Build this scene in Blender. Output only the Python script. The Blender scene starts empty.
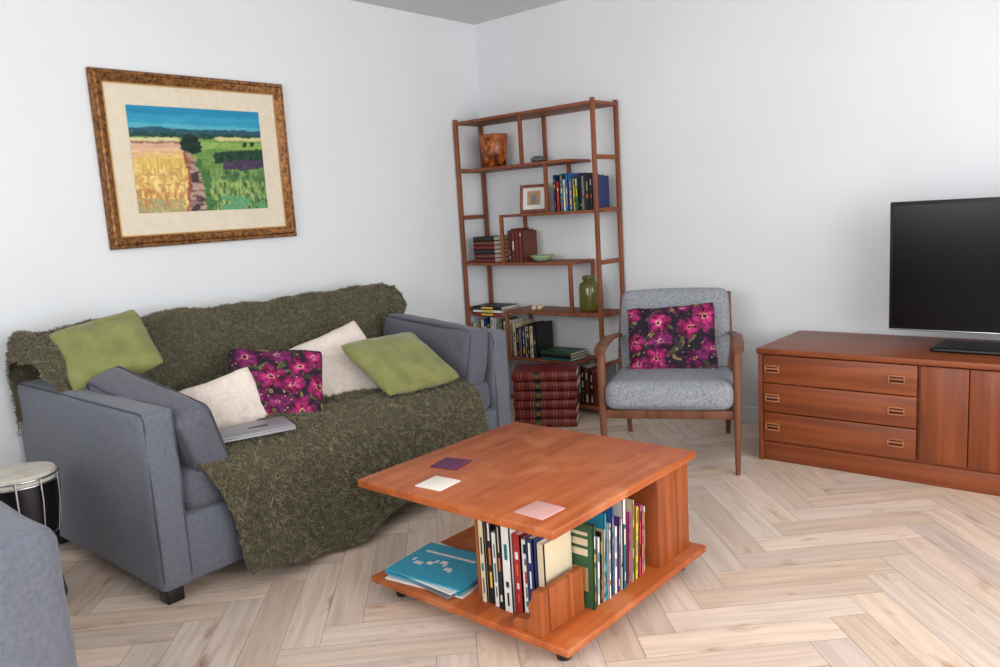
import bpy, bmesh, math, random
import numpy as np
from mathutils import Vector, Matrix, noise
random.seed(7); np.random.seed(7)
scene=bpy.context.scene
col=scene.collection
try:
    scene.view_settings.view_transform='Standard'
except Exception: pass

def lin(c):
    c=c/255.0
    return c/12.92 if c<=0.04045 else ((c+0.055)/1.055)**2.4
def S(r,g,b): return (lin(r),lin(g),lin(b),1.0)
def Snp(a):
    a=np.clip(np.asarray(a,float)/255.0,0,1)
    return np.where(a<=0.04045,a/12.92,((a+0.055)/1.055)**2.4)

# ------------------------------------------------------------ materials
def newmat(name):
    m=bpy.data.materials.new(name); m.use_nodes=True
    nt=m.node_tree; b=nt.nodes['Principled BSDF']
    return m,nt,b
def plain(name,c,rough=0.6,metal=0.0,spec=0.5):
    m,nt,b=newmat(name)
    b.inputs['Base Color'].default_value=c
    b.inputs['Roughness'].default_value=rough
    b.inputs['Metallic'].default_value=metal
    b.inputs['Specular IOR Level'].default_value=spec
    return m
def mottled(name,c1,c2,scale=20,rough=0.7,bump=0.0,bscale=200,stretch=(1,1,1),spec=0.4,detail=4,coat=0,sheen=0,bdist=0.003,metal=0):
    m,nt,b=newmat(name)
    tc=nt.nodes.new('ShaderNodeTexCoord'); mp=nt.nodes.new('ShaderNodeMapping')
    mp.inputs['Scale'].default_value=stretch
    n=nt.nodes.new('ShaderNodeTexNoise'); n.inputs['Scale'].default_value=scale; n.inputs['Detail'].default_value=detail
    r=nt.nodes.new('ShaderNodeValToRGB')
    r.color_ramp.elements[0].position=0.33; r.color_ramp.elements[1].position=0.67
    r.color_ramp.elements[0].color=c1; r.color_ramp.elements[1].color=c2
    nt.links.new(tc.outputs['Object'],mp.inputs['Vector']); nt.links.new(mp.outputs[0],n.inputs['Vector'])
    nt.links.new(n.outputs['Fac'],r.inputs['Fac']); nt.links.new(r.outputs[0],b.inputs['Base Color'])
    b.inputs['Roughness'].default_value=rough; b.inputs['Specular IOR Level'].default_value=spec
    b.inputs['Coat Weight'].default_value=coat; b.inputs['Metallic'].default_value=metal
    b.inputs['Sheen Weight'].default_value=sheen
    if bump>0:
        n2=nt.nodes.new('ShaderNodeTexNoise'); n2.inputs['Scale'].default_value=bscale; n2.inputs['Detail'].default_value=3
        bp=nt.nodes.new('ShaderNodeBump'); bp.inputs['Strength'].default_value=bump; bp.inputs['Distance'].default_value=bdist
        nt.links.new(tc.outputs['Object'],n2.inputs['Vector'])
        nt.links.new(n2.outputs['Fac'],bp.inputs['Height']); nt.links.new(bp.outputs[0],b.inputs['Normal'])
    return m
def wood(name,c1,c2,c3,axis=0,scale=1.0,rough=0.4,spec=0.4,coat=0.0,patch=None):
    m,nt,b=newmat(name)
    tc=nt.nodes.new('ShaderNodeTexCoord'); mp=nt.nodes.new('ShaderNodeMapping')
    st=[26*scale]*3; st[axis]=1.4*scale
    mp.inputs['Scale'].default_value=st
    n=nt.nodes.new('ShaderNodeTexNoise'); n.inputs['Scale'].default_value=1.0; n.inputs['Detail'].default_value=7; n.inputs['Distortion'].default_value=0.6
    r=nt.nodes.new('ShaderNodeValToRGB'); e=r.color_ramp.elements
    e[0].position=0.30; e[0].color=c1; e[1].position=0.72; e[1].color=c3
    k=e.new(0.5); k.color=c2
    nt.links.new(tc.outputs['Object'],mp.inputs['Vector']); nt.links.new(mp.outputs[0],n.inputs['Vector'])
    nt.links.new(n.outputs['Fac'],r.inputs['Fac'])
    out=r.outputs[0]
    if patch:
        n3=nt.nodes.new('ShaderNodeTexNoise'); n3.inputs['Scale'].default_value=9; n3.inputs['Detail'].default_value=6
        nt.links.new(tc.outputs['Object'],n3.inputs['Vector'])
        r3=nt.nodes.new('ShaderNodeValToRGB'); r3.color_ramp.elements[0].position=0.52; r3.color_ramp.elements[1].position=0.72
        r3.color_ramp.elements[0].color=(0,0,0,1); r3.color_ramp.elements[1].color=(.65,.65,.65,1)
        nt.links.new(n3.outputs['Fac'],r3.inputs['Fac'])
        mx=nt.nodes.new('ShaderNodeMixRGB'); nt.links.new(r3.outputs[0],mx.inputs['Fac'])
        nt.links.new(out,mx.inputs['Color1']); mx.inputs['Color2'].default_value=patch
        out=mx.outputs[0]
        rr=nt.nodes.new('ShaderNodeMapRange'); rr.inputs['From Min'].default_value=.4; rr.inputs['From Max'].default_value=.7
        rr.inputs['To Min'].default_value=rough; rr.inputs['To Max'].default_value=rough+.25
        nt.links.new(n3.outputs['Fac'],rr.inputs['Value']); nt.links.new(rr.outputs[0],b.inputs['Roughness'])
    nt.links.new(out,b.inputs['Base Color'])
    if not patch: b.inputs['Roughness'].default_value=rough
    b.inputs['Specular IOR Level'].default_value=spec
    b.inputs['Coat Weight'].default_value=coat; b.inputs['Coat Roughness'].default_value=0.3
    bp=nt.nodes.new('ShaderNodeBump'); bp.inputs['Strength'].default_value=0.12; bp.inputs['Distance'].default_value=0.001
    nt.links.new(n.outputs['Fac'],bp.inputs['Height']); nt.links.new(bp.outputs[0],b.inputs['Normal'])
    return m
def attrmat(name,rough=0.8,attr='Col',bump=0,bscale=300,sheen=0.0,spec=0.3):
    m,nt,b=newmat(name)
    a=nt.nodes.new('ShaderNodeAttribute'); a.attribute_name=attr
    nt.links.new(a.outputs['Color'],b.inputs['Base Color'])
    b.inputs['Roughness'].default_value=rough; b.inputs['Sheen Weight'].default_value=sheen; b.inputs['Specular IOR Level'].default_value=spec
    if bump:
        tc=nt.nodes.new('ShaderNodeTexCoord')
        n2=nt.nodes.new('ShaderNodeTexNoise'); n2.inputs['Scale'].default_value=bscale
        bp=nt.nodes.new('ShaderNodeBump'); bp.inputs['Strength'].default_value=bump; bp.inputs['Distance'].default_value=0.002
        nt.links.new(tc.outputs['Object'],n2.inputs['Vector'])
        nt.links.new(n2.outputs['Fac'],bp.inputs['Height']); nt.links.new(bp.outputs[0],b.inputs['Normal'])
    return m

M_wall=mottled('wall_paint',S(220,223,226),S(224,227,230),scale=1.5,rough=0.9,bump=0.08,bscale=60,spec=0.2)
M_ceil=plain('ceiling_paint',S(214,216,218),0.9,spec=0.1)
M_trim=plain('trim_white',S(222,223,225),0.5)
M_sofa=mottled('sofa_fabric',S(93,96,106),S(104,107,117),scale=90,rough=0.95,bump=0.35,bscale=700,sheen=0.15,spec=0.15)
M_sofad=mottled('sofa_cushion_fabric',S(84,84,94),S(95,95,105),scale=90,rough=0.95,bump=0.35,bscale=700,sheen=0.15,spec=0.15)
M_pipe=plain('sofa_piping',S(66,68,78),0.9)
M_cream=mottled('cream_linen',S(212,198,188),S(226,213,204),scale=80,rough=0.9,bump=0.4,bscale=500,spec=0.2)
M_olive=mottled('olive_velvet',S(114,116,66),S(132,134,80),scale=14,rough=0.75,bump=0.3,bscale=400,sheen=0.2,spec=0.2)
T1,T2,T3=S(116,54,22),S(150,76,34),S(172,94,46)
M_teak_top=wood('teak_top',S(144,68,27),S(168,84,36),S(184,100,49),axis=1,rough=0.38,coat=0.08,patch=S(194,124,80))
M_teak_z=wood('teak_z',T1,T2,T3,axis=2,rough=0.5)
M_stand=wood('teak_sideboard',S(100,48,23),S(126,62,30),S(144,76,39),axis=0,rough=0.45,coat=0.08)
M_stand_z=wood('teak_sideboard_door',S(100,48,23),S(126,62,30),S(144,76,39),axis=2,rough=0.45,coat=0.08)
M_shelf=wood('teak_shelf',S(102,54,30),S(126,69,40),S(142,83,50),axis=2,rough=0.55)
M_chairwood=wood('walnut_frame',S(84,49,32),S(108,64,41),S(124,78,52),axis=2,rough=0.5)
M_darkslot=plain('dark_slot',S(60,26,12),0.8)
M_handle=wood('handle_wood',S(150,90,54),S(172,108,68),S(188,124,80),axis=0,rough=0.4)
M_black=plain('black_plastic',S(10,10,12),0.35)
M_screen=plain('tv_screen',S(5,5,7),0.2,spec=0.2)
M_chrome=plain('chrome',S(190,192,196),0.25,metal=1.0)
M_paper=mottled('book_pages',S(206,196,178),S(224,216,200),scale=120,rough=0.9)
M_drumhead=mottled('drum_skin',S(190,182,168),S(208,202,190),scale=20,rough=0.6)
M_glassgreen=plain('green_glazed',S(92,88,40),0.12)
M_bowl=plain('celadon',S(150,180,140),0.3)
M_stone=mottled('stone',S(70,80,74),S(120,130,120),scale=30,rough=0.6)
M_amber=mottled('amber_ceramic',S(70,30,12),S(196,104,34),scale=26,rough=0.25,detail=2)
M_shell=mottled('shell',S(200,150,110),S(235,220,200),scale=60,rough=0.4)
M_silver=plain('silver_laptop',S(150,150,156),0.4,metal=0.3)
M_leather=mottled('maroon_leather',S(84,16,22),S(120,28,32),scale=50,rough=0.45,bump=.2,bscale=300)

BC={}
def bc(name,r,g,b,rough=0.5):
    BC[name]=plain('book_'+name,S(r,g,b),rough)
for a in [('white',218,217,212),('cream',206,192,162),('black',22,22,26),('navy',28,40,90),('blue',44,98,160),('cyan',46,150,180),
          ('red',160,34,34),('maroon',104,20,26),('brown',96,44,28),('green',40,84,52),('olive',120,128,74),('yellow',214,182,60),
          ('orange',200,104,46),('pink',200,66,120),('purple',94,54,130),('grey',120,122,126),('teal',20,100,110),('tan',176,140,96),('gold',176,136,60)]:
    bc(*a)

def tweed(name,c1,c2):
    m,nt,b=newmat(name)
    tc=nt.nodes.new('ShaderNodeTexCoord')
    mpa=nt.nodes.new('ShaderNodeMapping'); mpa.inputs['Scale'].default_value=(1,0.25,0.25)
    mpb=nt.nodes.new('ShaderNodeMapping'); mpb.inputs['Scale'].default_value=(0.25,1,1)
    na=nt.nodes.new('ShaderNodeTexNoise'); na.inputs['Scale'].default_value=340
    nb=nt.nodes.new('ShaderNodeTexNoise'); nb.inputs['Scale'].default_value=340
    L=nt.links.new
    for q,w in ((mpa,na),(mpb,nb)): L(tc.outputs['Object'],q.inputs['Vector']); L(q.outputs[0],w.inputs['Vector'])
    ad=nt.nodes.new('ShaderNodeMath'); ad.operation='ADD'; L(na.outputs['Fac'],ad.inputs[0]); L(nb.outputs['Fac'],ad.inputs[1])
    ad2=nt.nodes.new('ShaderNodeMath'); ad2.operation='MULTIPLY'; L(ad.outputs[0],ad2.inputs[0]); ad2.inputs[1].default_value=0.5
    r=nt.nodes.new('ShaderNodeValToRGB'); r.color_ramp.elements[0].position=0.38; r.color_ramp.elements[1].position=0.62
    r.color_ramp.elements[0].color=c1; r.color_ramp.elements[1].color=c2
    L(ad2.outputs[0],r.inputs['Fac']); L(r.outputs[0],b.inputs['Base Color'])
    b.inputs['Roughness'].default_value=0.95; b.inputs['Specular IOR Level'].default_value=0.15
    bp=nt.nodes.new('ShaderNodeBump'); bp.inputs['Strength'].default_value=0.3; bp.inputs['Distance'].default_value=0.001
    L(ad2.outputs[0],bp.inputs['Height']); L(bp.outputs[0],b.inputs['Normal'])
    return m
M_tweed=tweed('grey_tweed',S(110,113,120),S(158,161,167))

def floormat():
    m,nt,b=newmat('oak_herringbone'); L=nt.links.new
    uv=nt.nodes.new('ShaderNodeUVMap'); uv.uv_map='UVMap'
    at=nt.nodes.new('ShaderNodeAttribute'); at.attribute_name='Col'
    mp=nt.nodes.new('ShaderNodeMapping'); mp.inputs['Scale'].default_value=(3.0,38.0,1)
    n=nt.nodes.new('ShaderNodeTexNoise'); n.inputs['Scale'].default_value=1; n.inputs['Detail'].default_value=5; n.inputs['Distortion'].default_value=0.8
    L(uv.outputs[0],mp.inputs[0]); L(mp.outputs[0],n.inputs['Vector'])
    mp2=nt.nodes.new('ShaderNodeMapping'); mp2.inputs['Scale'].default_value=(5.0,14.0,1)
    n2=nt.nodes.new('ShaderNodeTexNoise'); n2.inputs['Scale'].default_value=1; n2.inputs['Detail'].default_value=3
    L(uv.outputs[0],mp2.inputs[0]); L(mp2.outputs[0],n2.inputs['Vector'])
    r=nt.nodes.new('ShaderNodeValToRGB'); e=r.color_ramp.elements
    e[0].position=0.28; e[0].color=(0.82,0.79,0.76,1); e[1].position=0.6; e[1].color=(1.03,1.03,1.03,1)
    L(n.outputs['Fac'],r.inputs['Fac'])
    r2=nt.nodes.new('ShaderNodeValToRGB'); e=r2.color_ramp.elements
    e[0].position=0.24; e[0].color=(0.60,0.49,0.41,1); e[1].position=0.38; e[1].color=(1,1,1,1)
    L(n2.outputs['Fac'],r2.inputs['Fac'])
    m1=nt.nodes.new('ShaderNodeMixRGB'); m1.blend_type='MULTIPLY'; m1.inputs['Fac'].default_value=1
    m2=nt.nodes.new('ShaderNodeMixRGB'); m2.blend_type='MULTIPLY'; m2.inputs['Fac'].default_value=1
    L(at.outputs['Color'],m1.inputs['Color1']); L(r.outputs[0],m1.inputs['Color2'])
    L(m1.outputs[0],m2.inputs['Color1']); L(r2.outputs[0],m2.inputs['Color2'])
    L(m2.outputs[0],b.inputs['Base Color'])
    b.inputs['Roughness'].default_value=0.42; b.inputs['Specular IOR Level'].default_value=0.35
    return m
M_floor=floormat()
M_gap=plain('floor_gap',S(116,94,78),0.9)

# ------------------------------------------------------------ mesh helpers
def empty(name,loc=(0,0,0),rotz=0):
    e=bpy.data.objects.new(name,None); col.objects.link(e); e.location=loc; e.rotation_euler=(0,0,rotz); e.empty_display_size=0.1
    return e
class MB:
    def __init__(s):
        s.bm=bmesh.new(); s.mats=[]
        s.fl=s.bm.faces.layers.int.new('done_f'); s.vl=s.bm.verts.layers.int.new('done_v')
    def mi(s,m):
        if m not in s.mats: s.mats.append(m)
        return s.mats.index(m)
    def tagall(s,m,smooth=False):
        i=s.mi(m); fl=s.fl
        for f in s.bm.faces:
            if f[fl]==0: f.material_index=i; f[fl]=1; f.smooth=smooth
    def box(s,x0,x1,y0,y1,z0,z1,m,bevel=0,seg=2,M=None):
        g=bmesh.ops.create_cube(s.bm,size=1)['verts']
        A=Matrix.Translation(((x0+x1)/2,(y0+y1)/2,(z0+z1)/2))@Matrix.Diagonal((abs(x1-x0),abs(y1-y0),abs(z1-z0),1))
        bmesh.ops.transform(s.bm,matrix=A,verts=g)
        if M is not None: bmesh.ops.transform(s.bm,matrix=M,verts=g)
        if bevel>0:
            ed=list({e for v in g for e in v.link_edges})
            bmesh.ops.bevel(s.bm,geom=ed,offset=bevel,segments=seg,profile=0.5,affect='EDGES')
        s.tagall(m,bevel>0)
        return s
    def prism(s,prof,axis_pt,m,M=None,smooth=False):
        a=[s.bm.verts.new((M@Vector((x,axis_pt[0],z))) if M is not None else (x,axis_pt[0],z)) for x,z in prof]
        b=[s.bm.verts.new((M@Vector((x,axis_pt[1],z))) if M is not None else (x,axis_pt[1],z)) for x,z in prof]
        n=len(prof)
        s.bm.faces.new(a); s.bm.faces.new(b[::-1])
        for i in range(n): s.bm.faces.new([a[i],b[i],b[(i+1)%n],a[(i+1)%n]])
        s.tagall(m,smooth); return s
    def lathe(s,prof,c,m,n=32,M=None,smooth=True):
        rings=[]
        for r,z in prof:
            ring=[]
            for k in range(n):
                a=2*math.pi*k/n
                p=Vector((c[0]+r*math.cos(a),c[1]+r*math.sin(a),c[2]+z))
                if M is not None: p=M@p
                ring.append(s.bm.verts.new(p))
            rings.append(ring)
        for i in range(len(rings)-1):
            for k in range(n):
                s.bm.faces.new([rings[i][k],rings[i][(k+1)%n],rings[i+1][(k+1)%n],rings[i+1][k]])
        if prof[0][0]>1e-5: s.bm.faces.new(rings[0][::-1])
        if prof[-1][0]>1e-5: s.bm.faces.new(rings[-1])
        s.tagall(m,smooth); return s
    def sweep(s,pts,rad,m,n=10,aspect=1.0,up=(0,0,1),M=None,power=2.0,closed=False):
        P=[Vector(p) for p in pts]; N=len(P)
        if not hasattr(rad,'__len__'): rad=[rad]*N
        rings=[]
        for i in range(N):
            if closed: t=P[(i+1)%N]-P[i-1]
            else: t=(P[min(i+1,N-1)]-P[max(i-1,0)])
            t.normalize()
            u=Vector(up)
            if abs(u.dot(t))>0.95: u=Vector((0,1,0))
            sd=t.cross(u).normalized(); uu=sd.cross(t).normalized()
            ring=[]
            for k in range(n):
                a=2*math.pi*k/n+math.pi/n
                ca,sa=math.cos(a),math.sin(a)
                ca=math.copysign(abs(ca)**(2/power),ca); sa=math.copysign(abs(sa)**(2/power),sa)
                p=P[i]+sd*ca*rad[i]+uu*sa*rad[i]*aspect
                if M is not None: p=M@p
                ring.append(s.bm.verts.new(p))
            rings.append(ring)
        Rn=len(rings)
        for i in range(Rn if closed else Rn-1):
            j=(i+1)%Rn
            for k in range(n):
                s.bm.faces.new([rings[i][k],rings[i][(k+1)%n],rings[j][(k+1)%n],rings[j][k]])
        if not closed:
            s.bm.faces.new(rings[0][::-1]); s.bm.faces.new(rings[-1])
        s.tagall(m,True); return s
    def soft(s,c,size,m,r=0.03,puff=0.0,M=None,n=14,wr=0.0,seed=0):
        for v in s.bm.verts: v[s.vl]=1
        g=bmesh.ops.create_cube(s.bm,size=2)['verts']
        for v in g: v[s.vl]=0
        ed=list({e for v in g for e in v.link_edges})
        bmesh.ops.subdivide_edges(s.bm,edges=ed,cuts=n,use_grid_fill=True)
        vs=[v for v in s.bm.verts if v[s.vl]==0]
        hx,hy,hz=size[0]/2,size[1]/2,size[2]/2
        for v in vs:
            v[s.vl]=1
            p=Vector((v.co.x,v.co.y,v.co.z))
            q=[math.copysign(1-(1-min(1,abs(a)))**1.5,a) for a in p]
            w=Vector((q[0]*hx,q[1]*hy,q[2]*hz))
            inner=Vector((max(-(hx-r),min(hx-r,w.x)),max(-(hy-r),min(hy-r,w.y)),max(-(hz-r),min(hz-r,w.z))))
            d=w-inner
            if d.length>1e-9: w=inner+d.normalized()*r
            if puff:
                fx=(1-q[1]**2)*(1-q[2]**2); fy=(1-q[0]**2)*(1-q[2]**2); fz=(1-q[0]**2)*(1-q[1]**2)
                w.x+=math.copysign(puff*fx,q[0])*abs(q[0])**3
                w.y+=math.copysign(puff*fy,q[1])*abs(q[1])**3
                w.z+=math.copysign(puff*fz,q[2])*abs(q[2])**3
            if wr:
                nn=noise.noise_vector(w*7+Vector((seed*3.1,seed,0)))
                w+=nn*wr
            w+=Vector(c)
            if M is not None: w=M@w
            v.co=w
        s.tagall(m,True); return s
    def done(s,name,parent=None,M=None,sharp=None):
        me=bpy.data.meshes.new(name)
        bmesh.ops.recalc_face_normals(s.bm,faces=s.bm.faces)
        if M is not None: bmesh.ops.transform(s.bm,matrix=M,verts=s.bm.verts)
        s.bm.to_mesh(me); s.bm.free()
        for m in s.mats: me.materials.append(m)
        try: me.set_sharp_from_angle(angle=math.radians(sharp or 50))
        except Exception: pass
        o=bpy.data.objects.new(name,me); col.objects.link(o)
        if parent: o.parent=parent
        return o
def T(x,y,z): return Matrix.Translation((x,y,z))
def R(a,ax): return Matrix.Rotation(math.radians(a),4,ax)

# ------------------------------------------------------------ room
XR,YF,H=5.1,-5.2,2.38
w=MB(); w.box(-0.12,0,YF-0.12,0.12,0,H,M_wall); w.done('wall_left')
w=MB(); w.box(0,XR,0,0.12,0,H,M_wall); w.done('wall_back')
WY0,WY1,WZ0,WZ1=-4.4,-0.9,0.35,2.15
w=MB()
w.box(XR,XR+.12,YF-.12,WY0,0,H,M_wall); w.box(XR,XR+.12,WY1,0.12,0,H,M_wall)
w.box(XR,XR+.12,WY0,WY1,0,WZ0,M_wall); w.box(XR,XR+.12,WY0,WY1,WZ1,H,M_wall); w.done('wall_right')
WX0,WX1=1.2,3.6
w=MB()
w.box(0,WX0,YF-.12,YF,0,H,M_wall); w.box(WX1,XR,YF-.12,YF,0,H,M_wall)
w.box(WX0,WX1,YF-.12,YF,0,0.9,M_wall); w.box(WX0,WX1,YF-.12,YF,2.15,H,M_wall); w.done('wall_front')
w=MB(); w.box(-.12,XR+.12,YF-.12,.12,H,H+.1,M_ceil); w.done('ceiling')
def window(name,ax,a0,a1,z0,z1,c,n):
    w=MB(); t=0.05
    def b(u0,u1,v0,v1):
        if ax=='x': w.box(c-.03,c+.03,u0,u1,v0,v1,M_trim,0.004)
        else: w.box(u0,u1,c-.03,c+.03,v0,v1,M_trim,0.004)
    b(a0,a1,z0,z0+t); b(a0,a1,z1-t,z1)
    for i in range(n+1):
        u=a0+(a1-a0-t)*i/n; b(u,u+t,z0+t,z1-t)
    w.done(name)
window('window_1','x',WY0,WY1,WZ0,WZ1,XR+.06,3)
window('window_2','y',WX0,WX1,0.9,2.15,YF-.06,2)
def bboard(name,*a):
    w=MB(); w.box(*a,M_trim,0.004); w.done(name)
bboard('baseboard_back',0,XR,-.014,0,0,.09)
bboard('baseboard_left',0,.014,YF,-.014,0,.09)
bboard('baseboard_right',XR-.014,XR,YF,-.014,0,.09)
bboard('baseboard_front',.014,XR-.014,YF,YF+.014,0,.09)

def build_floor():
    wdt=0.112; n=5; ang=math.radians(45)
    bm=bmesh.new(); uvl=bm.loops.layers.uv.new('UVMap'); cl=bm.loops.layers.float_color.new('Col')
    ca,sa=math.cos(ang),math.sin(ang); ox,oy=2.5,-2.6
    def add(x0,x1,y0,y1,along):
        cx,cy=(x0+x1)/2*wdt,(y0+y1)/2*wdt
        X=ox+cx*ca-cy*sa; Yv=oy+cx*sa+cy*ca
        if X<-.5 or X>XR+.5 or Yv<YF-.5 or Yv>.5: return
        g=0.0006
        P=[(x0*wdt+g,y0*wdt+g),(x1*wdt-g,y0*wdt+g),(x1*wdt-g,y1*wdt-g),(x0*wdt+g,y1*wdt-g)]
        vs=[bm.verts.new((ox+p[0]*ca-p[1]*sa,oy+p[0]*sa+p[1]*ca,0)) for p in P]
        f=bm.faces.new(vs)
        v=random.uniform(-1,1); t=random.uniform(-1,1)
        base=np.array([216,196,180])+v*12+t*np.array([4,0,-5])
        c=Snp(base); ro=(random.random()*50,random.random()*50)
        for l,p in zip(f.loops,P):
            u,q=(p if along==0 else (p[1],p[0]))
            l[uvl].uv=(u+ro[0],q+ro[1]); l[cl]=(c[0],c[1],c[2],1)
    K=48
    for y in range(-K,K):
        for k in range(-8,9):
            x0=y+2*n*k
            if abs(x0)<K+10: add(x0,x0+n,y,y+1,0)
    for x in range(-K,K):
        for k in range(-8,9):
            y0=x-2*n+1+2*n*k
            if abs(y0)<K+10: add(x,x+1,y0,y0+n,1)
    for co,no in (((0,0,0),(-1,0,0)),((XR,0,0),(1,0,0)),((0,0,0),(0,1,0)),((0,YF,0),(0,-1,0))):
        bmesh.ops.bisect_plane(bm,geom=bm.verts[:]+bm.edges[:]+bm.faces[:],plane_co=co,plane_no=no,clear_outer=True)
    for f in bm.faces: f.material_index=0
    vs=[bm.verts.new(p) for p in ((-.12,YF-.12,-.0015),(XR+.12,YF-.12,-.0015),(XR+.12,.12,-.0015),(-.12,.12,-.0015))]
    f=bm.faces.new(vs); f.material_index=1
    vs2=[bm.verts.new((v.co.x,v.co.y,-.1)) for v in vs]
    for i in range(4):
        f=bm.faces.new([vs[i],vs2[i],vs2[(i+1)%4],vs[(i+1)%4]]); f.material_index=1
    me=bpy.data.meshes.new('floor'); bm.to_mesh(me); bm.free()
    me.materials.append(M_floor); me.materials.append(M_gap)
    o=bpy.data.objects.new('floor',me); col.objects.link(o)
build_floor()

# ------------------------------------------------------------ sofa
def piping(mb,x0,x1,y,z0,z1,r=0.03,M=None,rad=.004):
    pts=[]
    for cx,cz,a0 in ((x1-r,z1-r,0),(x0+r,z1-r,90),(x0+r,z0+r,180),(x1-r,z0+r,270)):
        for k in range(5):
            a=math.radians(a0+k*22.5); pts.append((cx+r*math.cos(a),y,cz+r*math.sin(a)))
    mb.sweep(pts,rad,M_pipe,n=6,closed=True,M=M)
sofa=empty('sofa')
SY0,SY1=-2.925,-1.17
AW=.115
mb=MB(); mb.soft((.65,(SY0+SY1)/2,.175),(.94,SY1-SY0-.12,.23),M_sofa,r=.02); mb.done('base',sofa)
for nm,ya,yb in (('arm_1',SY0,SY0+AW),('arm_2',SY1-AW,SY1)):
    mb=MB(); mb.soft((.59,(ya+yb)/2,.355),(1.08,yb-ya,.59),M_sofa,r=.026,puff=.004,n=18,wr=.004)
    piping(mb,.055,1.125,ya+.012,.07,.645,.03); piping(mb,.055,1.125,yb-.012,.07,.645,.03)
    mb.done(nm,sofa)
mb=MB(); mb.soft((0,0,0),(.24,SY1-SY0-.08,.62),M_sofa,r=.07,M=T(.27,(SY0+SY1)/2+.02,.465)@R(-4,'Y')); mb.done('backrest',sofa)
ym=(SY0+SY1)/2
for nm,ya,yb in (('seat_cushion_1',SY0+AW,ym),('seat_cushion_2',ym,SY1-AW)):
    mb=MB(); mb.soft((.76,(ya+yb)/2,.36),(.72,yb-ya-.006,.15),M_sofad,r=.045,puff=.008,wr=.004); mb.done(nm,sofa)
Mc=T(.83,-2.735,.54)@R(20,'X')@R(10,'Y')
mb=MB(); mb.soft((0,0,0),(.60,.13,.27),M_sofad,r=.03,puff=.014,M=Mc,wr=.009,seed=2)
for y in (-.058,.058): piping(mb,-.292,.292,y,-.127,.127,.03,M=Mc,rad=.005)
mb.done('side_cushion_1',sofa)
Mc=T(.82,-1.37,.565)@R(-8,'X')@R(5,'Y')
mb=MB(); mb.soft((0,0,0),(.60,.13,.27),M_sofad,r=.03,puff=.014,M=Mc,wr=.009,seed=3)
for y in (-.058,.058): piping(mb,-.292,.292,y,-.127,.127,.03,M=Mc,rad=.005)
mb.done('side_cushion_2',sofa)
mb=MB()
for x in (.18,1.06):
    for y in (SY0+.06,SY1-.06):
        mb.box(x-.03,x+.03,y-.03,y+.03,0,.07,M_black,.006)
mb.done('feet',sofa)

# throw blanket
def throw():
    prof=[(.115,.50),(.115,.66),(.125,.76),(.17,.815),(.25,.83),(.34,.815),(.42,.74),(.475,.62),(.53,.51),(.60,.462),(.75,.455),(.92,.455),(1.06,.452),(1.13,.43),(1.155,.36),(1.165,.25),(1.18,.14),(1.205,.06),(1.25,.032)]
    P=np.array(prof); d=np.r_[0,np.cumsum(np.hypot(*np.diff(P,axis=0).T))]; d/=d[-1]
    NS,NY=170,220
    s=np.linspace(0,1,NS)
    px=np.interp(s,d,P[:,0]); pz=np.interp(s,d,P[:,1])
    ker=np.ones(7)/7
    px[3:-3]=np.convolve(px,ker,'valid'); pz[3:-3]=np.convolve(pz,ker,'valid')
    front=d[13]
    V=np.zeros((NS,NY,3))
    for i in range(NS):
        ss=s[i]
        yl=np.interp(ss,[0,d[6],d[7],d[8],d[12],d[15],1],[-2.985,-2.985,-2.92,-2.86,-2.74,-2.70,-2.66])
        yr=np.interp(ss,[0,d[6],d[8],d[9],d[12],1],[-1.13,-1.15,-1.42,-1.45,-1.44,-1.40])
        yl+=.02*math.sin(ss*23)
        i0,i1=max(i-1,0),min(i+1,NS-1)
        tx,tz=px[i1]-px[i0],pz[i1]-pz[i0]; l=math.hypot(tx,tz)+1e-9
        nx,nz=-tz/l,tx/l
        backf=max(0,min(1,(d[8]-ss)/.1))
        hang=max(0,(ss-front)/(1-front))
        for j in range(NY):
            q=j/(NY-1); y=yl+(yr-yl)*q
            x,z=px[i],pz[i]
            if y<-2.94 and ss<d[8]:
                over=-2.94-y; z-=over*1.6; y=-2.94-over*0.12
            fold=math.sin(y*17+1.5*math.sin(y*5))*0.024*hang
            x+=fold
            if hang>0: z+= hang*(0.02*math.sin(y*9)+0.05*max(0,(y+2.3)))
            n1=noise.noise(Vector((x*4,y*4,z*4))); n2=noise.noise(Vector((x*13+5,y*13,z*13))); n3=noise.noise(Vector((x*48,y*48,z*48+3)))
            rid=backf*.018*(1-abs(math.sin(y*8+4*n1+x*5)))
            bump=0.012+n1*0.018+n2*0.012+n3*.007+rid
            V[i,j]=(x+nx*bump, y+0.01*noise.noise(Vector((x*6,y*6,z*6+9))), max(0.014,z+nz*bump))
    return V
TV=throw()
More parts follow.
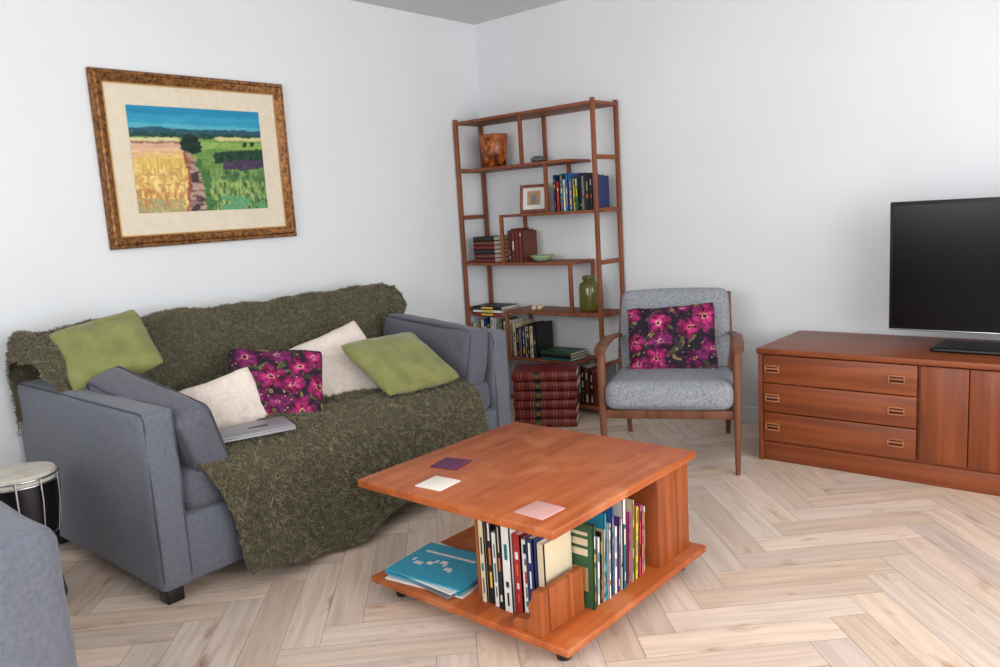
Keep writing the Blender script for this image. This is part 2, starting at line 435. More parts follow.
def build_throw():
    NS,NY,_=TV.shape
    verts=[tuple(v) for v in TV.reshape(-1,3)]
    faces=[(i*NY+j,i*NY+j+1,(i+1)*NY+j+1,(i+1)*NY+j) for i in range(NS-1) for j in range(NY-1)]
    nb=len(faces)
    du=np.gradient(TV,axis=0); dv=np.gradient(TV,axis=1)
    Nn=np.cross(du,dv); Nn/=np.linalg.norm(Nn,axis=2,keepdims=True)+1e-9
    if Nn[100,110,2]<0: Nn=-Nn
    cnt=130000
    ii=np.random.rand(cnt)*(NS-1.01); jj=np.random.rand(cnt)*(NY-1.01)
    i0=ii.astype(int); j0=jj.astype(int); fi=(ii-i0)[:,None]; fj=(jj-j0)[:,None]
    p=(TV[i0,j0]*(1-fi)*(1-fj)+TV[i0+1,j0]*fi*(1-fj)+TV[i0,j0+1]*(1-fi)*fj+TV[i0+1,j0+1]*fi*fj)
    nn=Nn[i0,j0]
    rnd=np.random.randn(cnt,3)
    cl=np.array([[noise.noise(Vector(q*40)),noise.noise(Vector(q*40+7)),noise.noise(Vector(q*40+13))] for q in p])
    rnd=rnd*0.6+cl*2.1
    dirn=nn*0.8+rnd*0.5+np.array([0.03,0,-0.2]); dirn/=np.linalg.norm(dirn,axis=1,keepdims=True)
    L=(0.010+0.008*np.random.rand(cnt))[:,None]
    side=np.cross(dirn,np.random.randn(cnt,3)); side/=np.linalg.norm(side,axis=1,keepdims=True)+1e-9
    wd=0.0012
    mid=p+dirn*L*0.6
    tip=mid+(dirn*0.5+rnd*0.4+np.array([0,0,-0.4]))*L*0.45
    tv=np.stack([p-side*wd,p+side*wd,mid+side*wd*0.9,mid-side*wd*0.9,tip],axis=1).reshape(-1,3)
    tv[:,2]=np.maximum(tv[:,2],0.004)
    b=len(verts); verts+= [tuple(v) for v in tv]
    for k in range(cnt):
        q=b+k*5; faces.append((q,q+1,q+2,q+3)); faces.append((q+3,q+2,q+4))
    me=bpy.data.meshes.new('throw_blanket'); me.from_pydata(verts,[],faces)
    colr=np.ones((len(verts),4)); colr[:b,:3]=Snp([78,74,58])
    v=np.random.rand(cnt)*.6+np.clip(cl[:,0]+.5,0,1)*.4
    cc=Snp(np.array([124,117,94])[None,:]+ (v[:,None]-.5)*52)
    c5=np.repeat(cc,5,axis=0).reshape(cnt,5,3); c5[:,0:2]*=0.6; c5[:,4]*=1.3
    colr[b:,:3]=c5.reshape(-1,3)
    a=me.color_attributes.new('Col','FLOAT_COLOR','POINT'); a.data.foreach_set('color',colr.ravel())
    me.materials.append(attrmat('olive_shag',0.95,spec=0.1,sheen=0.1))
    me.polygons.foreach_set('use_smooth',[True]*nb+[False]*(len(faces)-nb))
    o=bpy.data.objects.new('throw_blanket',me); col.objects.link(o)
build_throw()

# ------------------------------------------------------------ pillows
def vn(x,y,s=0):
    xi=np.floor(x); yi=np.floor(y); xf=x-xi; yf=y-yi
    h=lambda a,b: np.mod(np.sin(a*127.1+b*311.7+s*74.7)*43758.5453,1.0)
    u=xf*xf*(3-2*xf); v=yf*yf*(3-2*yf)
    return (h(xi,yi)*(1-u)+h(xi+1,yi)*u)*(1-v)+(h(xi,yi+1)*(1-u)+h(xi+1,yi+1)*u)*v
def fbm(x,y,s=0): return .5*vn(x,y,s)+.3*vn(x*2.1,y*2.1,s+1)+.2*vn(x*4.3,y*4.3,s+2)
def floral(U,Vv,seed,scale=1.0):
    rs=np.random.RandomState(seed)
    C=np.zeros(U.shape+(3,)); C[:]=np.array([32,20,36])
    nz=fbm(U*9,Vv*9,seed)
    jx=(fbm(U*6+3,Vv*6,seed+4)-.5)*.14; jy=(fbm(U*6,Vv*6+5,seed+8)-.5)*.14
    def blend(mask,c): 
        C[mask]=c if np.ndim(c)==1 else c[mask]
    for k in range(64):
        cx,cy=rs.uniform(-1.05,1.05,2); a=rs.uniform(0,math.pi); l=rs.uniform(.10,.22); w=l*.28
        dx,dy=U+jx-cx,Vv+jy-cy; p=dx*math.cos(a)+dy*math.sin(a); q=-dx*math.sin(a)+dy*math.cos(a)
        m=(p/l)**2+(q/(w))**2<1
        colr=[np.array([98,94,48]),np.array([66,66,42]),np.array([140,126,74]),np.array([84,36,72]),np.array([56,46,58])][k%5]
        blend(m,colr); blend(m&(np.abs(q)<.008),np.array([40,40,26]))
    cs=[]; tries=0
    while len(cs)<13 and tries<800:
        tries+=1
        c=rs.uniform(-.95,.95,2)
        if all(np.hypot(*(c-d))>.44 for d in cs): cs.append(c)
    for k,(cx,cy) in enumerate(cs):
        dx,dy=U+jx-cx,(Vv+jy-cy)*(1+.3*math.sin(k*2.3)); r=np.hypot(dx,dy); th=np.arctan2(dy,dx)+rs.uniform(0,6)
        Rr=rs.uniform(.22,.34); pt=np.abs(np.cos((2.5 if k%2 else 3)*th))
        edge=Rr*(.68+.32*pt**.5+.45*(nz-.5))
        m=r<edge
        f=(r/edge)[...,None]
        c1=np.array([222,140,180]) if k%2 else np.array([186,60,120]); c2=np.array([160,32,92]) if k%3 else np.array([108,28,84]); c3=np.array([80,14,56])
        colr=np.where(f<.40,c1+(c2-c1)*(f/.40),c2+(c3-c2)*((f-.40)/.60))
        line=(pt<.24)&(r>Rr*.2)
        colr=np.where(line[...,None],np.array([60,10,46]),colr)
        colr=colr+((nz-.5)*130)[...,None]*np.array([1,.5,.8])
        blend(m,colr)
        blend(r<Rr*.14,np.array([50,18,34])); blend((r<Rr*.2)&(r>Rr*.14)&(np.sin(th*9)>0),np.array([210,180,110]))
    for k in range(70):
        cx,cy=rs.uniform(-1,1,2); m=np.hypot(U-cx,Vv-cy)<rs.uniform(.01,.02)
        blend(m,[np.array([180,80,126]),np.array([160,150,100])][k%2])
    return np.clip(C,0,255)
def pillow(name,M,a,b,t,mat,n=36,seed=0,paint=False,pinch=.045):
    if paint: n=160
    us=np.sin(np.linspace(-math.pi/2,math.pi/2,n)) if not paint else np.linspace(-1,1,n)
    U,Vv=np.meshgrid(us,us,indexing='ij')
    e=np.maximum(0,(1-np.abs(U)**3))*np.maximum(0,(1-np.abs(Vv)**3))
    hgt=t*e**.5
    wr=(fbm(U*2.2+seed,Vv*2.2,seed)-.5)*.45*t*np.minimum(1,e*2)
    creas=0.06*t*np.sin(9*(U+Vv*.4)+5*fbm(U*2,Vv*2,seed+5))*np.minimum(1,e*3)
    cr=.045*(np.abs(U)*np.abs(Vv))**5
    X=a*U*(1-pinch*(1-Vv**2)*np.abs(U)-cr); Z=b*Vv*(1-pinch*(1-U**2)*np.abs(Vv)-cr)
    X=X+a*.05*(fbm(Vv*2+seed,U,seed+3)-.5); Z=Z+b*.07*(fbm(U*2+seed,Vv,seed+6)-.5)-.03*b*(1-U**2)
    verts=[]
    for sgn in (-1,1):
        Y=sgn*(hgt+ (wr+creas))
        Y=np.where(e<=1e-9,0,Y)
        verts.append(np.stack([X,Y,Z],-1).reshape(-1,3))
    verts=np.concatenate(verts)
    N=n*n
    faces=[(i*n+j,(i+1)*n+j,(i+1)*n+j+1,i*n+j+1) for i in range(n-1) for j in range(n-1)]
    faces+=[(N+i*n+j,N+i*n+j+1,N+(i+1)*n+j+1,N+(i+1)*n+j) for i in range(n-1) for j in range(n-1)]
    me=bpy.data.meshes.new(name); me.from_pydata([tuple(v) for v in verts],[],faces)
    if paint:
        c=Snp(floral(U,Vv,seed)).reshape(-1,3); c=np.concatenate([c,c]); c=np.concatenate([c,np.ones((len(c),1))],1)
        at=me.color_attributes.new('Col','FLOAT_COLOR','POINT'); at.data.foreach_set('color',c.ravel())
    bm=bmesh.new(); bm.from_mesh(me); bmesh.ops.remove_doubles(bm,verts=bm.verts,dist=1e-6); bmesh.ops.recalc_face_normals(bm,faces=bm.faces)
    for f in bm.faces: f.smooth=True
    bm.to_mesh(me); bm.free()
    me.materials.append(mat)
    o=bpy.data.objects.new(name,me); col.objects.link(o); o.matrix_world=M
    return o
M_floral=attrmat('floral_fabric',0.8,bump=.15)
def PM(x,y,z,yaw,lean,roll): return T(x,y,z)@R(yaw,'Z')@R(lean,'X')@R(roll,'Y')
pillow('throw_pillow',PM(.45,-2.715,.775,64,-48,-16),.165,.155,.055,M_olive,seed=1)
pillow('throw_pillow',PM(.79,-2.445,.515,60,-30,-15),.14,.14,.045,M_cream,seed=2)
pillow('floral_pillow',PM(.81,-2.235,.565,64,-42,10),.19,.18,.055,M_floral,seed=3,paint=True)
pillow('throw_pillow',PM(.73,-1.85,.565,62,-40,-20),.185,.19,.05,M_cream,seed=4)
pillow('throw_pillow',PM(.97,-1.71,.58,86,-61,0),.20,.19,.055,M_olive,seed=5)

mb=MB(); M=T(1.04,-2.49,.482)@R(72,'Z')@R(2,'X')
mb.box(-.13,.13,-.075,.075,-.006,.003,M_silver,.002,M=M); mb.box(-.13,.13,-.075,.075,.004,.010,M_silver,.002,M=M)
mb.box(-.02,.05,-.01,.004,.010,.0104,BC['black'],M=M); mb.done('laptop')

# ------------------------------------------------------------ picture
def picture():
    e=empty('framed_picture')
    y0,y1,z0,z1=-2.46,-1.513,1.135,1.895
    M_gold=mottled('bronze_frame',S(72,42,20),S(160,108,56),scale=55,rough=.4,metal=.4,bump=.5,bscale=160)
    M_gold2=plain('gilt_slip',S(184,142,84),.35,metal=.5)
    M_mat=mottled('mat_board',S(216,204,182),S(222,211,190),scale=30,rough=.9)
    mb=MB()
    prof=[(0,.004),(0,.026),(.006,.034),(.014,.030),(.022,.036),(.034,.030),(.044,.020),(.052,.016),(.052,.004)]
    corners=[(y0,z0,1,1),(y1,z0,-1,1),(y1,z1,-1,-1),(y0,z1,1,-1)]
    rings=[[mb.bm.verts.new((d,cy+sy*o,cz+sz*o)) for o,d in prof] for cy,cz,sy,sz in corners]
    for i in range(4):
        a,b=rings[i],rings[(i+1)%4]
        for k in range(len(prof)-1): mb.bm.faces.new([a[k],a[k+1],b[k+1],b[k]])
    mb.tagall(M_gold); mb.done('frame',e)
    mb=MB(); mb.box(.004,.014,y0+.045,y1-.045,z0+.045,z1-.045,M_mat)
    g=[(y0+.052,y1-.052,z0+.05,z0+.056),(y0+.052,y1-.052,z1-.056,z1-.05),(y0+.05,y0+.056,z0+.05,z1-.05),(y1-.056,y1-.05,z0+.05,z1-.05)]
    for a in g: mb.box(.014,.018,*a,M_gold2)
    mb.done('mat_board',e)
    nx,nz=300,210
    u=np.linspace(0,1,nx); v=np.linspace(0,1,nz); U0,V0=np.meshgrid(u,v,indexing='ij')
    U=U0+(fbm(U0*14,V0*22,11)-.5)*.05; V=V0+(fbm(U0*18,V0*30,12)-.5)*.035
    n1=fbm(U0*12,V0*12,1); n2=fbm(U0*50,V0*50,2); n3=fbm(U0*6,V0*40,3); ng=fbm(U0*70,V0*16,5)
    C=np.zeros(U.shape+(3,))
    def put(m,c,var=0,n=n2):
        cc=np.array(c,float)+ (n[...,None]-.5)*var; C[m]=cc[m]
    put(U>-9,(120,140,70),60)
    put(V>.76,(84,172,190),26,n3); put(V>.84,(52,150,182),20,n3); put(V>.93,(36,134,172),18,n3)
    put((V<=.79+.02*n1)&(V>.745),(44,84,100),40)
    put((V<=.755)&(V>.71),(36,72,62),60)
    put((V<=.72)&(V>.68)&(n1>.5),(90,136,84),40)
    put((V<=.70)&(V>.60),(112,148,78),50)
    put((V<=.71)&(V>.67)&(U<.34),(208,200,146),30)
    put((V<=.675)&(V>.65)&(U<.36),(150,112,100),40)
    put((V<=.735)&(V>.70)&(U>.62),(202,196,134),30)
    # diagonal hedges rolling to the right
    put((V<=.655)&(V>.52)&(U<.42),(214,172,142),50,n3)
    put((V<=.58)&(V>.50)&(U<.38)&(n3>.45),(222,190,120),50)
    put((V<=.52)&(U<.45),(214,182,100),80,ng)
    put((V<=.45)&(U<.42)&(ng>.52),(228,204,128),50,n2)
    put((V<=.42)&(U<.40)&(n2<.40),(204,150,110),40)
    put((V<=.22)&(U<.33)&(ng<.42),(186,130,80),50)
    put((V<=.10+.08*n1)&(U<.33)&(n2>.48),(150,150,110),60)
    put((V<=.66)&(U>.46),(104,142,74),60)
    put((V<=.675)&(V>.61)&(U>.50),(136,166,86),40)
    put((V<=.60-.10*np.clip(.9-U,0,1)+.02*n1)&(V>.49-.10*np.clip(.9-U,0,1))&(U>.60),(34,64,46),50)
    put((V<=.50-.12*np.clip(.95-U,0,1)+.03*n1)&(V>.42-.2*np.clip(.95-U,0,1))&(U>.66),(74,60,84),50)
    put((V<=.40-.10*np.clip(U-.5,0,1)+.06*n1)&(U>.46),(110,142,78),80,ng)
    put((V<=.40)&(U>.5)&(ng<.40),(66,100,62),50)
    put((V<=.34)&(U>.5)&(n1<.40),(74,112,66),50)
    put((V<=.30)&(U>.5)&(ng>.56),(158,176,104),50)
    put((V<=.14)&(U>.6)&(n1>.45),(96,156,110),50)
    pc=.40+.03*(1-V)+.02*np.sin(V*6); pw=.012+.10*np.clip(.58-V,0,1)
    pm=(V<.60)&(np.abs(U-pc)<pw)
    put(pm,(124,98,88),90)
    put(pm&(n3>.52),(176,148,134),50)
    put(pm&(n1<.36),(76,56,60),40)
    put((V<.58)&(np.abs(U-(pc-pw-.010))<.010),(150,86,66),70)
    put((V<.50)&(np.abs(U-(pc+pw+.03))<.026),(72,112,62),60)
    for tx,tz,tr in ((.43,.67,.085),(.47,.63,.055),(.385,.64,.055),(.44,.60,.035),(.86,.66,.02),(.92,.665,.02)):
        put(np.hypot((U-tx)*1.35,V-tz)<tr*(.75+.6*n1),(24,46,36),50)
    P_=np.pad(C,((1,1),(1,1),(0,0)),'edge')
    C=sum(P_[i:i+nx,j:j+nz] for i in range(3) for j in range(3))/9
    C=np.clip(C,0,255)
    yy=-2.318+(2.318-1.662)*U0; zz=1.285+(1.752-1.285)*V0
    X=np.full(U.shape,.0165)
    P=np.stack([X,yy,zz],-1).reshape(-1,3)
    faces=[(i*nz+j,(i+1)*nz+j,(i+1)*nz+j+1,i*nz+j+1) for i in range(nx-1) for j in range(nz-1)]
    me=bpy.data.meshes.new('painting'); me.from_pydata([tuple(p) for p in P],[],faces)
    c=np.concatenate([Snp(C).reshape(-1,3),np.ones((nx*nz,1))],1)
    at=me.color_attributes.new('Col','FLOAT_COLOR','POINT'); at.data.foreach_set('color',c.ravel())
    me.materials.append(attrmat('painting_paint',.7)); o=bpy.data.objects.new('painting',me); col.objects.link(o); o.parent=e
picture()

# ------------------------------------------------------------ books
def book(mb,M,t,h,d,c,label=None):
    cv=min(.0025,t*.2)
    mb.box(0,t,0,.004,0,h,c,M=M)
    mb.box(0,cv,0,d,0,h,c,M=M); mb.box(t-cv,t,0,d,0,h,c,M=M)
    mb.box(cv,t-cv,.003,d-.004,.003,h-.004,M_paper,M=M)
    if label:
        mb.box(t*.2,t*.8,-.0006,.001,h*label[1],h*label[2],label[0],M=M)
def volume(mb,M,t,h,d,c):
    def spine(z0,z1,m,g):
        pts=[]
        for k in range(9):
            a=math.pi*k/8; pts.append((t/2-(t/2+g)*math.cos(a),-(.014+g)*math.sin(a)))
        a_=[mb.bm.verts.new(M@Vector((x,y,z0))) for x,y in pts]; b_=[mb.bm.verts.new(M@Vector((x,y,z1))) for x,y in pts]
        mb.bm.faces.new(a_); mb.bm.faces.new(b_[::-1])
        for i in range(8): mb.bm.faces.new([a_[i],b_[i],b_[i+1],a_[i+1]])
        mb.bm.faces.new([a_[0],b_[0],b_[-1],a_[-1]])
        mb.tagall(m,True)
    spine(0,h,c,0)
    for z in (.12,.30,.48,.66,.84): spine(h*z-.005,h*z+.005,c,.0022); spine(h*z+.007,h*z+.0088,BC['gold'],.0006); spine(h*z-.0088,h*z-.007,BC['gold'],.0006)
    spine(h*.34,h*.44,BC['black'],.0005)
    for zz in (.36,.385,.41): mb.box(t*.3,t*.7,-.0155,-.0125,h*zz,h*zz+.003,BC['gold'],M=M)
    mb.box(0,.003,0,d,0,h,c,.001,M=M); mb.box(t-.003,t,0,d,0,h,c,.001,M=M)
    mb.box(.003,t-.003,-.002,d-.006,.005,h-.005,M_paper,M=M)
def row(mb,M0,length,cols,hr,tr,dr,seed,lean=0):
    rs=random.Random(seed); x=0; i=0
    while True:
        t=rs.uniform(*tr)
        if x+t>length: break
        h=rs.uniform(*hr); d=rs.uniform(*dr)
        cn=cols[i%len(cols)]; c=BC[cn]
        Mx=M0@T(x,rs.uniform(0,.014),0)@(R(lean*(rs.random()*.7+.65),'Y') if lean else Matrix())
        book(mb,Mx,t,h,d,c)
        if i==0 and lean:
            for k,(a,b,l) in enumerate(((.62,.70,.12),(.74,.82,.14),(.86,.90,.10),(.2,.48,.11))): mb.box(-.0007,.001,.02,.02+l,h*a,h*b,BC['cream' if k<3 else 'tan'],M=Mx)
        dark=cn in('black','navy','brown','maroon','green','teal','purple','blue','red')
        z=rs.uniform(.06,.15)
        while z<.85:
            l=rs.uniform(.05,.28); lb=rs.choice(['white','yellow','cream','orange'] if dark else ['black','navy','red','teal','black','grey'])
            k=rs.uniform(.30,.42)
            if rs.random()<.75: mb.box(t*k,t*(1-k),-.0006,.001,h*z,h*min(z+l,.95),BC[lb],M=Mx)
            z+=l+rs.uniform(.04,.12)
        x+=t+.001+(abs(lean)*.0004 if lean else 0); i+=1

# ------------------------------------------------------------ shelf unit
sh=empty('bookshelf')
mb=MB(); px1,py0,py1=1.06,-.275,-.02
px0=.016
pt=.022
for x in (px0,px1-pt):
    for y in (py0,py1-pt): mb.box(x,x+pt,y,y+pt,0,1.775,M_shelf,.003)
mb.done('posts',sh)
LV=[1.76,1.465,1.175,.885,.59,.30,.05]
spans=[(px0,px1),(px0,.86),(.345,px1),(px0,.86),(.345,px1),(px0,.86),(.345,px1)]
mb=MB()
for z,(a,b) in zip(LV,spans): mb.box(a,b,py0+.002,py1-.002,z-.017,z,M_shelf,.002)
mb.done('shelf_boards',sh)
mb=MB()
def upr(x,z0,z1):
    for y in (py0+.001,py1-pt-.001): mb.box(x,x+.018,y,y+pt,z0,z1,M_shelf,.002)
upr(.53,LV[1],LV[0]-.017); upr(.70,LV[2],LV[1]-.017); upr(.345,LV[3],LV[2]-.017); upr(.842,LV[4],LV[3]-.017); upr(.345,LV[5],LV[4]-.017); upr(.842,LV[6],LV[5]-.017)
mb.done('uprights',sh)
mb=MB()
for z in LV[1:]:
    for x in (px0,px1-pt): mb.box(x+.003,x+pt-.003,py0+pt,py1-pt,z-.017,z+.008,M_shelf,.002)
mb.done('end_rails',sh)

def books(name,fn):
    mb=MB(); fn(mb); return mb.done(name)
def f(mb): row(mb,T(.735,-.235,LV[2]+.0005),.29,['navy','red','teal','white','blue','blue','yellow','green','black','grey','black','black'],(.17,.215),(.016,.028),(.14,.17),1)
books('books_upper_shelf',f)
def f(mb):
    z=LV[3]+.0005
    for i,c in enumerate(['maroon','brown','black','maroon','brown','black']):
        t=.026; book(mb,T(.10,-.25,z)@R(90,'Y')@T(-t,0,0),t,.17,.16,BC[c],None); z+=t+.0008
books('books_stacked_low_shelf',f)
def f(mb): row(mb,T(.37,-.24,LV[3]+.0005),.12,['brown','brown','maroon','brown'],(.17,.21),(.022,.032),(.14,.16),3)
books('books_leather_set',f)
def f(mb):
    row(mb,T(.05,-.25,LV[5]+.0005),.285,['white','cream','green','white','navy','olive','white','cream','cyan','green'],(.19,.235),(.018,.03),(.15,.19),4)
    z=LV[5]+.245
    for c in ('red','white','black'):
        book(mb,T(.06,-.25,z)@R(90,'Y')@T(-.02,0,0),.02,.24,.17,BC[c],(BC['yellow'],.3,.7)); z+=.021
books('books_lower_shelf',f)
def f(mb): row(mb,T(.37,-.25,LV[5]+.0005),.20,['cream','black','grey','navy','cream','black'],(.17,.22),(.018,.03),(.15,.18),5)
books('books_lower_shelf',f)
def f(mb): row(mb,T(.875,-.25,LV[6]+.0005),.15,['black','brown','black','maroon','grey'],(.19,.23),(.02,.032),(.15,.18),6)
books('books_bottom_shelf',f)
def f(mb):
    z=LV[5]+.0005
    for c in ('teal','black','green'):
        book(mb,T(.60,-.26,z)@R(90,'Y')@T(-.016,0,0),.016,.22,.17,BC[c]); z+=.017
books('books_flat_stack',f)
def f(mb):
    z=.0005; rs=random.Random(3)
    for i in range(6):
        t=.05; M=T(.825+rs.uniform(-.008,.008),-.50,z)@R(30+rs.uniform(-4,4),'Z')@T(-.175,-.12,0)@R(90,'Y')@T(-t,0,0)
        volume(mb,M,t,.35+rs.uniform(-.008,.008),.24,M_leather); z+=t+.0025
books('encyclopedia_stack',f)
mb=MB(); mb.lathe([(.055,0),(.07,.01),(.08,.1),(.088,.19),(.092,.2),(.082,.2),(.07,.03),(.0,.03)],(.235,-.15,LV[1]+.0005),M_amber); mb.done('ceramic_planter')
mb=MB(); mb.lathe([(0,0),(.03,.004),(.045,.016),(.04,.032),(.02,.042),(0,.044)],(.58,-.16,LV[1]+.0003),M_stone,n=20); mb.done('pebble')
mb=MB(); mb.lathe([(.03,0),(.05,.008),(.07,.03),(.072,.036),(.064,.036),(.045,.014),(0,.012)],(.58,-.17,LV[3]+.0005),M_bowl); mb.done('ceramic_bowl')
mb=MB(); mb.lathe([(.045,0),(.056,.008),(.06,.03),(.06,.14),(.052,.165),(.034,.175),(.034,.185),(.040,.19),(.040,.205),(.034,.208),(0,.21)],(.905,-.16,LV[4]+.0005),M_glassgreen); mb.done('glazed_jar')
mb=MB()
for x,y in ((.52,-.2),(.55,-.18),(.535,-.15)): mb.lathe([(0,0),(.014,.003),(.018,.012),(.01,.026),(0,.034)],(x,y,LV[4]+.0003),M_shell,n=14)
mb.done('seashells')
mb=MB(); M=T(.535,-.17,LV[2]+.003)@R(25,'Z')@R(-14,'X')
mb.box(-.085,.085,-.008,.008,0,.018,M_shelf,.002,M=M);mb.box(-.085,.085,-.008,.008,.152,.17,M_shelf,.002,M=M)
mb.box(-.085,-.067,-.008,.008,.018,.152,M_shelf,.002,M=M);mb.box(.067,.085,-.008,.008,.018,.152,M_shelf,.002,M=M)
mb.box(-.067,.067,-.001,.003,.018,.152,BC['white'],M=M)
mb.box(-.04,.04,-.003,.001,.045,.13,BC['tan'],M=M); mb.box(-.02,.018,-.004,.001,.05,.105,BC['grey'],M=M)
mb.box(-.01,.01,.008,.04,0.006,.014,M_shelf,M=M); mb.done('photo_frame')

# ------------------------------------------------------------ coffee table
ct=empty('coffee_table')
mb=MB(); mb.box(1.635,2.385,-2.515,-1.755,.387,.412,M_teak_top,.004); mb.done('tabletop',ct)
mb=MB(); mb.box(1.61,2.385,-2.475,-1.70,.052,.074,M_teak_top,.004); mb.done('lower_shelf',ct)
mb=MB(); mb.box(2.13,2.345,-1.935,-1.74,.074,.387,M_teak_z,.002)
mb.box(1.995,2.013,-2.385,-2.25,.074,.387,M_teak_z,.002)
mb.box(1.72,2.13,-1.95,-1.93,.074,.387,M_teak_z,.002)
mb.box(1.995,2.013,-2.25,-1.95,.074,.387,M_teak_z,.002)
mb.done('box_supports',ct)
mb=MB()
prof=[(0,0),(.10,0),(.10,.125),(.075,.125),(.070,.10),(.060,.085),(.058,.07),(.066,.055),(.060,.042),(.04,.034),(.02,.034),(.008,.028),(0,.018)]
mb.prism(prof,(0,.035),M_teak_z,M=T(2.19,-2.462,.0745)); mb.box(2.275,2.295,-2.425,-2.27,.0745,.20,M_teak_z,.002)
mb.done('bracket',ct)
mb=MB()
for x in (1.68,2.32):
    for y in (-2.41,-1.77): mb.lathe([(.0,0),(.02,.004),(.022,.02),(.02,.036),(.012,.04),(.012,.052)],(x,y,0),M_black,n=16)
mb.done('castors',ct)
def f(mb): row(mb,T(2.02,-2.405,.0745),.245,['cream','black','white','black','white','red','white','navy','cream','black','white'],(.22,.28),(.014,.032),(.12,.13),11)
books('books_in_coffee_table',f)
def f(mb): row(mb,T(2.325,-2.262,.0745)@R(90,'Z'),.30,['green','grey','white','black','cream','cyan','white','white','blue','white','purple','white','teal','white','pink','cream','purple','yellow','pink','yellow','orange','white','yellow'],(.19,.275),(.006,.018),(.16,.20),12,lean=4)
books('books_in_coffee_table',f)
mb=MB(); 
for i,(c,a) in enumerate((('white',8),('grey',-6),('cyan',4),('white',-3),('cyan',6))):
    M=T(1.80,-2.33,.0745+i*.006)@R(a,'Z'); mb.box(-.15,.15,-.115,.115,0,.0055,BC[c],M=M)
for k in range(9): mb.box(-.12+k*.02,-.11+k*.02+.012*(k%2),-.02-.02*math.sin(k),.0-.02*math.sin(k),.0055,.0058,BC['white'],M=M)
mb.box(-.12,.08,.05,.062,.0055,.0058,BC['white'],M=M)
mb.done('magazine_stack')
for nm,x,y,a,c in (('coaster',1.788,-2.257,12,S(88,44,74)),('coaster',1.886,-2.414,5,S(228,218,208)),('coaster',2.275,-2.423,-2,S(208,156,150))):
    mb=MB(); M=T(x,y,.4122)@R(a,'Z'); mb.box(-.048,.048,-.048,.048,0,.004,mottled('felt',c,c,rough=.9),.001,M=M); mb.done(nm)

# ------------------------------------------------------------ lounge chair
lc=empty('lounge_chair',(1.70,-.65,0),math.radians(25))
mb=MB()
for s in (-1,1):
    mb.sweep([(s*.29,-.315,0),(s*.292,-.31,.3),(s*.292,-.305,.545)],[.011,.017,.019],M_chairwood,n=12,power=3)
    mb.sweep([(s*.25,.34,0),(s*.255,.22,.28),(s*.26,.17,.42)],[.011,.018,.018],M_chairwood,n=12,power=3)
    mb.sweep([(s*.26,.10,.30),(s*.262,.20,.50),(s*.262,.30,.735)],[.016,.016,.012],M_chairwood,n=12,power=3)
mb.done('legs',lc)
mb=MB()
for s in (-1,1):
    mb.sweep([(s*.292,-.35,.548),(s*.294,-.33,.556),(s*.298,-.2,.565),(s*.296,0,.562),(s*.28,.15,.55),(s*.268,.235,.545)],[.018,.026,.028,.026,.020,.014],M_chairwood,n=12,aspect=.42,power=3)
mb.done('armrests',lc)
mb=MB()
mb.box(-.28,.28,-.31,-.285,.245,.285,M_chairwood,.004); mb.box(-.26,.26,.17,.195,.24,.28,M_chairwood,.004)
for s in (-1,1): mb.sweep([(s*.275,-.30,.268),(s*.262,.20,.262)],.016,M_chairwood,n=12,power=3)
mb.done('seat_frame',lc)
mb=MB(); mb.soft((0,0,0),(.545,.57,.125),M_tweed,r=.04,puff=.012,M=T(0,-.08,.343)@R(-3,'X')); mb.done('seat_cushion',lc)
mb=MB(); mb.soft((0,0,0),(.52,.085,.42),M_tweed,r=.035,puff=.01,M=T(0,.225,.555)@R(-22,'X')); mb.done('back_cushion',lc)
pillow('floral_pillow',T(1.70,-.65,0)@R(25,'Z')@PM(-.005,.075,.520,0,-24,-3),.215,.195,.055,M_floral,seed=9,paint=True)

# ------------------------------------------------------------ sideboard
sb=empty('sideboard')
X0,X1,Y0,Y1=2.085,3.72,-.565,-.04
mb=MB(); mb.box(X0-.005,X1,Y0-.008,Y1,.496,.52,M_stand,.003)
mb.box(X0,X0+.02,Y0,Y1,.0,.496,M_stand_z,.002); mb.box(X1-.025,X1-.005,Y0,Y1,0,.496,M_stand_z,.002)
mb.box(X0+.02,X1-.025,Y0+.022,Y1,.08,.496,M_stand); mb.box(X0+.02,X1-.025,Y0+.012,Y1-.02,0,.085,M_stand,.002)
mb.done('carcass',sb)
mb=MB()
dz=[(.365,.490),(.232,.360),(.098,.227)]
for a,b in dz: mb.box(X0+.024,2.74,Y0,Y0+.021,a,b,M_stand,.002)
mb.done('drawers',sb)
mb=MB()
xs=[2.752,2.925,3.098,3.272,3.446,3.69]
for i in range(5): mb.box(xs[i],xs[i+1]-.003,Y0+.002,Y0+.021,.098,.490,M_stand_z,.003)
mb.done('doors',sb)
mb=MB()
for a,b in dz:
    zc=(a+b)/2
    for x in (2.150,2.665):
        w_,h_=.032,.017
        mb.box(x-w_,x+w_,Y0-.005,Y0+.004,zc+h_-.005,zc+h_,M_handle,.001); mb.box(x-w_,x+w_,Y0-.005,Y0+.004,zc-h_,zc-h_+.005,M_handle,.001)
        mb.box(x-w_,x-w_+.005,Y0-.005,Y0+.004,zc-h_,zc+h_,M_handle,.001); mb.box(x+w_-.005,x+w_,Y0-.005,Y0+.004,zc-h_,zc+h_,M_handle,.001)
        mb.box(x-w_+.004,x+w_-.004,Y0-.001,Y0+.002,zc-h_+.004,zc+h_-.004,M_darkslot)
        mb.box(x-w_+.004,x+w_-.004,Y0-.004,Y0,zc-.001,zc+.005,M_handle,.001)
mb.done('handles',sb)

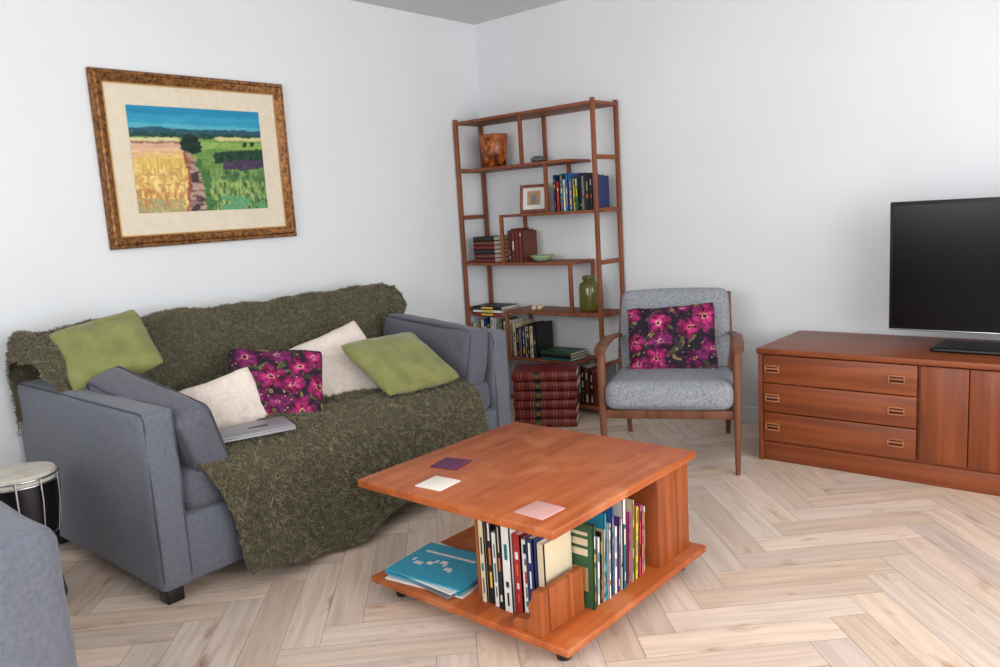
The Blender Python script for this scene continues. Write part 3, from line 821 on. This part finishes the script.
# television
tv=empty('television')
mb=MB(); mb.box(2.565,3.53,-.31,-.275,.59,1.135,M_black,.004); mb.box(2.70,3.40,-.275,-.235,.64,1.0,M_black,.01); mb.done('body',tv)
mb=MB(); mb.box(2.580,3.515,-.3125,-.309,.612,1.120,M_screen); mb.done('screen',tv)
mb=MB(); mb.box(2.567,3.528,-.3125,-.309,.590,.596,M_chrome,.001); mb.done('bezel_strip',tv)
mb=MB()
mb.soft((3.048,-.30,.529),(.60,.22,.018),M_black,r=.008); mb.box(2.99,3.106,-.30,-.27,.53,.64,M_black,.005); mb.done('stand',tv)

# ------------------------------------------------------------ drum
dr=empty('drum')
dc=(.655,-3.13,0)
mb=MB(); mb.lathe([(.085,0),(.088,.01),(.078,.08),(.080,.16),(.094,.24),(.106,.32),(.108,.40),(.108,.43)],dc,M_black); mb.done('shell',dr)
mb=MB(); mb.lathe([(.0,.452),(.09,.452),(.104,.450),(.109,.44),(.1095,.42),(.108,.42)],dc,M_drumhead,n=40); mb.done('drumhead',dr)
mb=MB()
for z,r in ((.437,.1125),(.418,.1125),(.24,.095)):
    mb.sweep([(dc[0]+r*math.cos(a*math.pi/20),dc[1]+r*math.sin(a*math.pi/20),z) for a in range(40)],.004,M_chrome,n=8,closed=True)
for k in range(10):
    a=k*math.pi/5+.2; r=.116
    mb.sweep([(dc[0]+r*math.cos(a),dc[1]+r*math.sin(a),.437),(dc[0]+r*math.cos(a),dc[1]+r*math.sin(a),.36),(dc[0]+.098*math.cos(a),dc[1]+.098*math.sin(a),.24)],.003,M_chrome,n=6)
mb.done('hardware',dr)

# ------------------------------------------------------------ armchair (matching sofa), mostly out of frame
ac=empty('armchair')
ax1,ay1=1.905,-3.445; ax0,ay0=.955,-4.42
mb=MB(); mb.soft(((ax0+ax1)/2,(ay0+ay1)/2,.175),(.9,.84,.23),M_sofa,r=.02); mb.done('base',ac)
for nm,ya,yb in (('arm_1',ay1-.14,ay1),('arm_2',ay0,ay0+.14)):
    mb=MB(); mb.soft(((ax0+ax1)/2,(ya+yb)/2,.355),(ax1-ax0,yb-ya,.59),M_sofa,r=.035,puff=.006,n=18,wr=.004); mb.done(nm,ac)
mb=MB(); mb.soft((ax0+.13,(ay0+ay1)/2,.45),(.24,.9,.66),M_sofa,r=.06); mb.done('backrest',ac)
mb=MB(); mb.soft((ax0+.58,(ay0+ay1)/2,.365),(.70,.66,.15),M_sofad,r=.045,puff=.012); mb.done('seat_cushion',ac)
mb=MB()
for x in (ax0+.07,ax1-.07):
    for y in (ay0+.07,ay1-.07): mb.box(x-.03,x+.03,y-.03,y+.03,0,.065,M_black,.006)
mb.done('feet',ac)

# ------------------------------------------------------------ light
def area(name,loc,rot,sx,sy,p,c):
    l=bpy.data.lights.new(name,'AREA'); l.shape='RECTANGLE'; l.size=sx; l.size_y=sy; l.energy=p; l.color=c
    o=bpy.data.objects.new(name,l); col.objects.link(o); o.location=loc; o.rotation_euler=rot
area('window_daylight_right',(XR+.25,(WY0+WY1)/2,1.3),(0,math.radians(90),0),2.0,3.6,142,(1.0,0.995,0.985))
area('window_daylight_front',((WX0+WX1)/2,YF-.25,1.6),(math.radians(90),0,0),2.5,1.4,80,(1.0,0.995,0.985))
wd=bpy.data.worlds.new('World'); scene.world=wd; wd.use_nodes=True
bg=wd.node_tree.nodes['Background']; bg.inputs[0].default_value=(.85,.92,1,1); bg.inputs[1].default_value=1.0

# ------------------------------------------------------------ camera
cd=bpy.data.cameras.new('camera'); cam=bpy.data.objects.new('camera',cd); col.objects.link(cam)
cd.sensor_width=36; cd.lens=797.8*36/1000; cd.clip_start=.02
Rm=Matrix(((.75792,-.05338,.65016),(.64952,.15445,-.74449),(-.06067,.98656,.15173))).to_4x4()
cam.matrix_world=T(3.5394,-3.9865,1.2)@Rm
scene.camera=cam
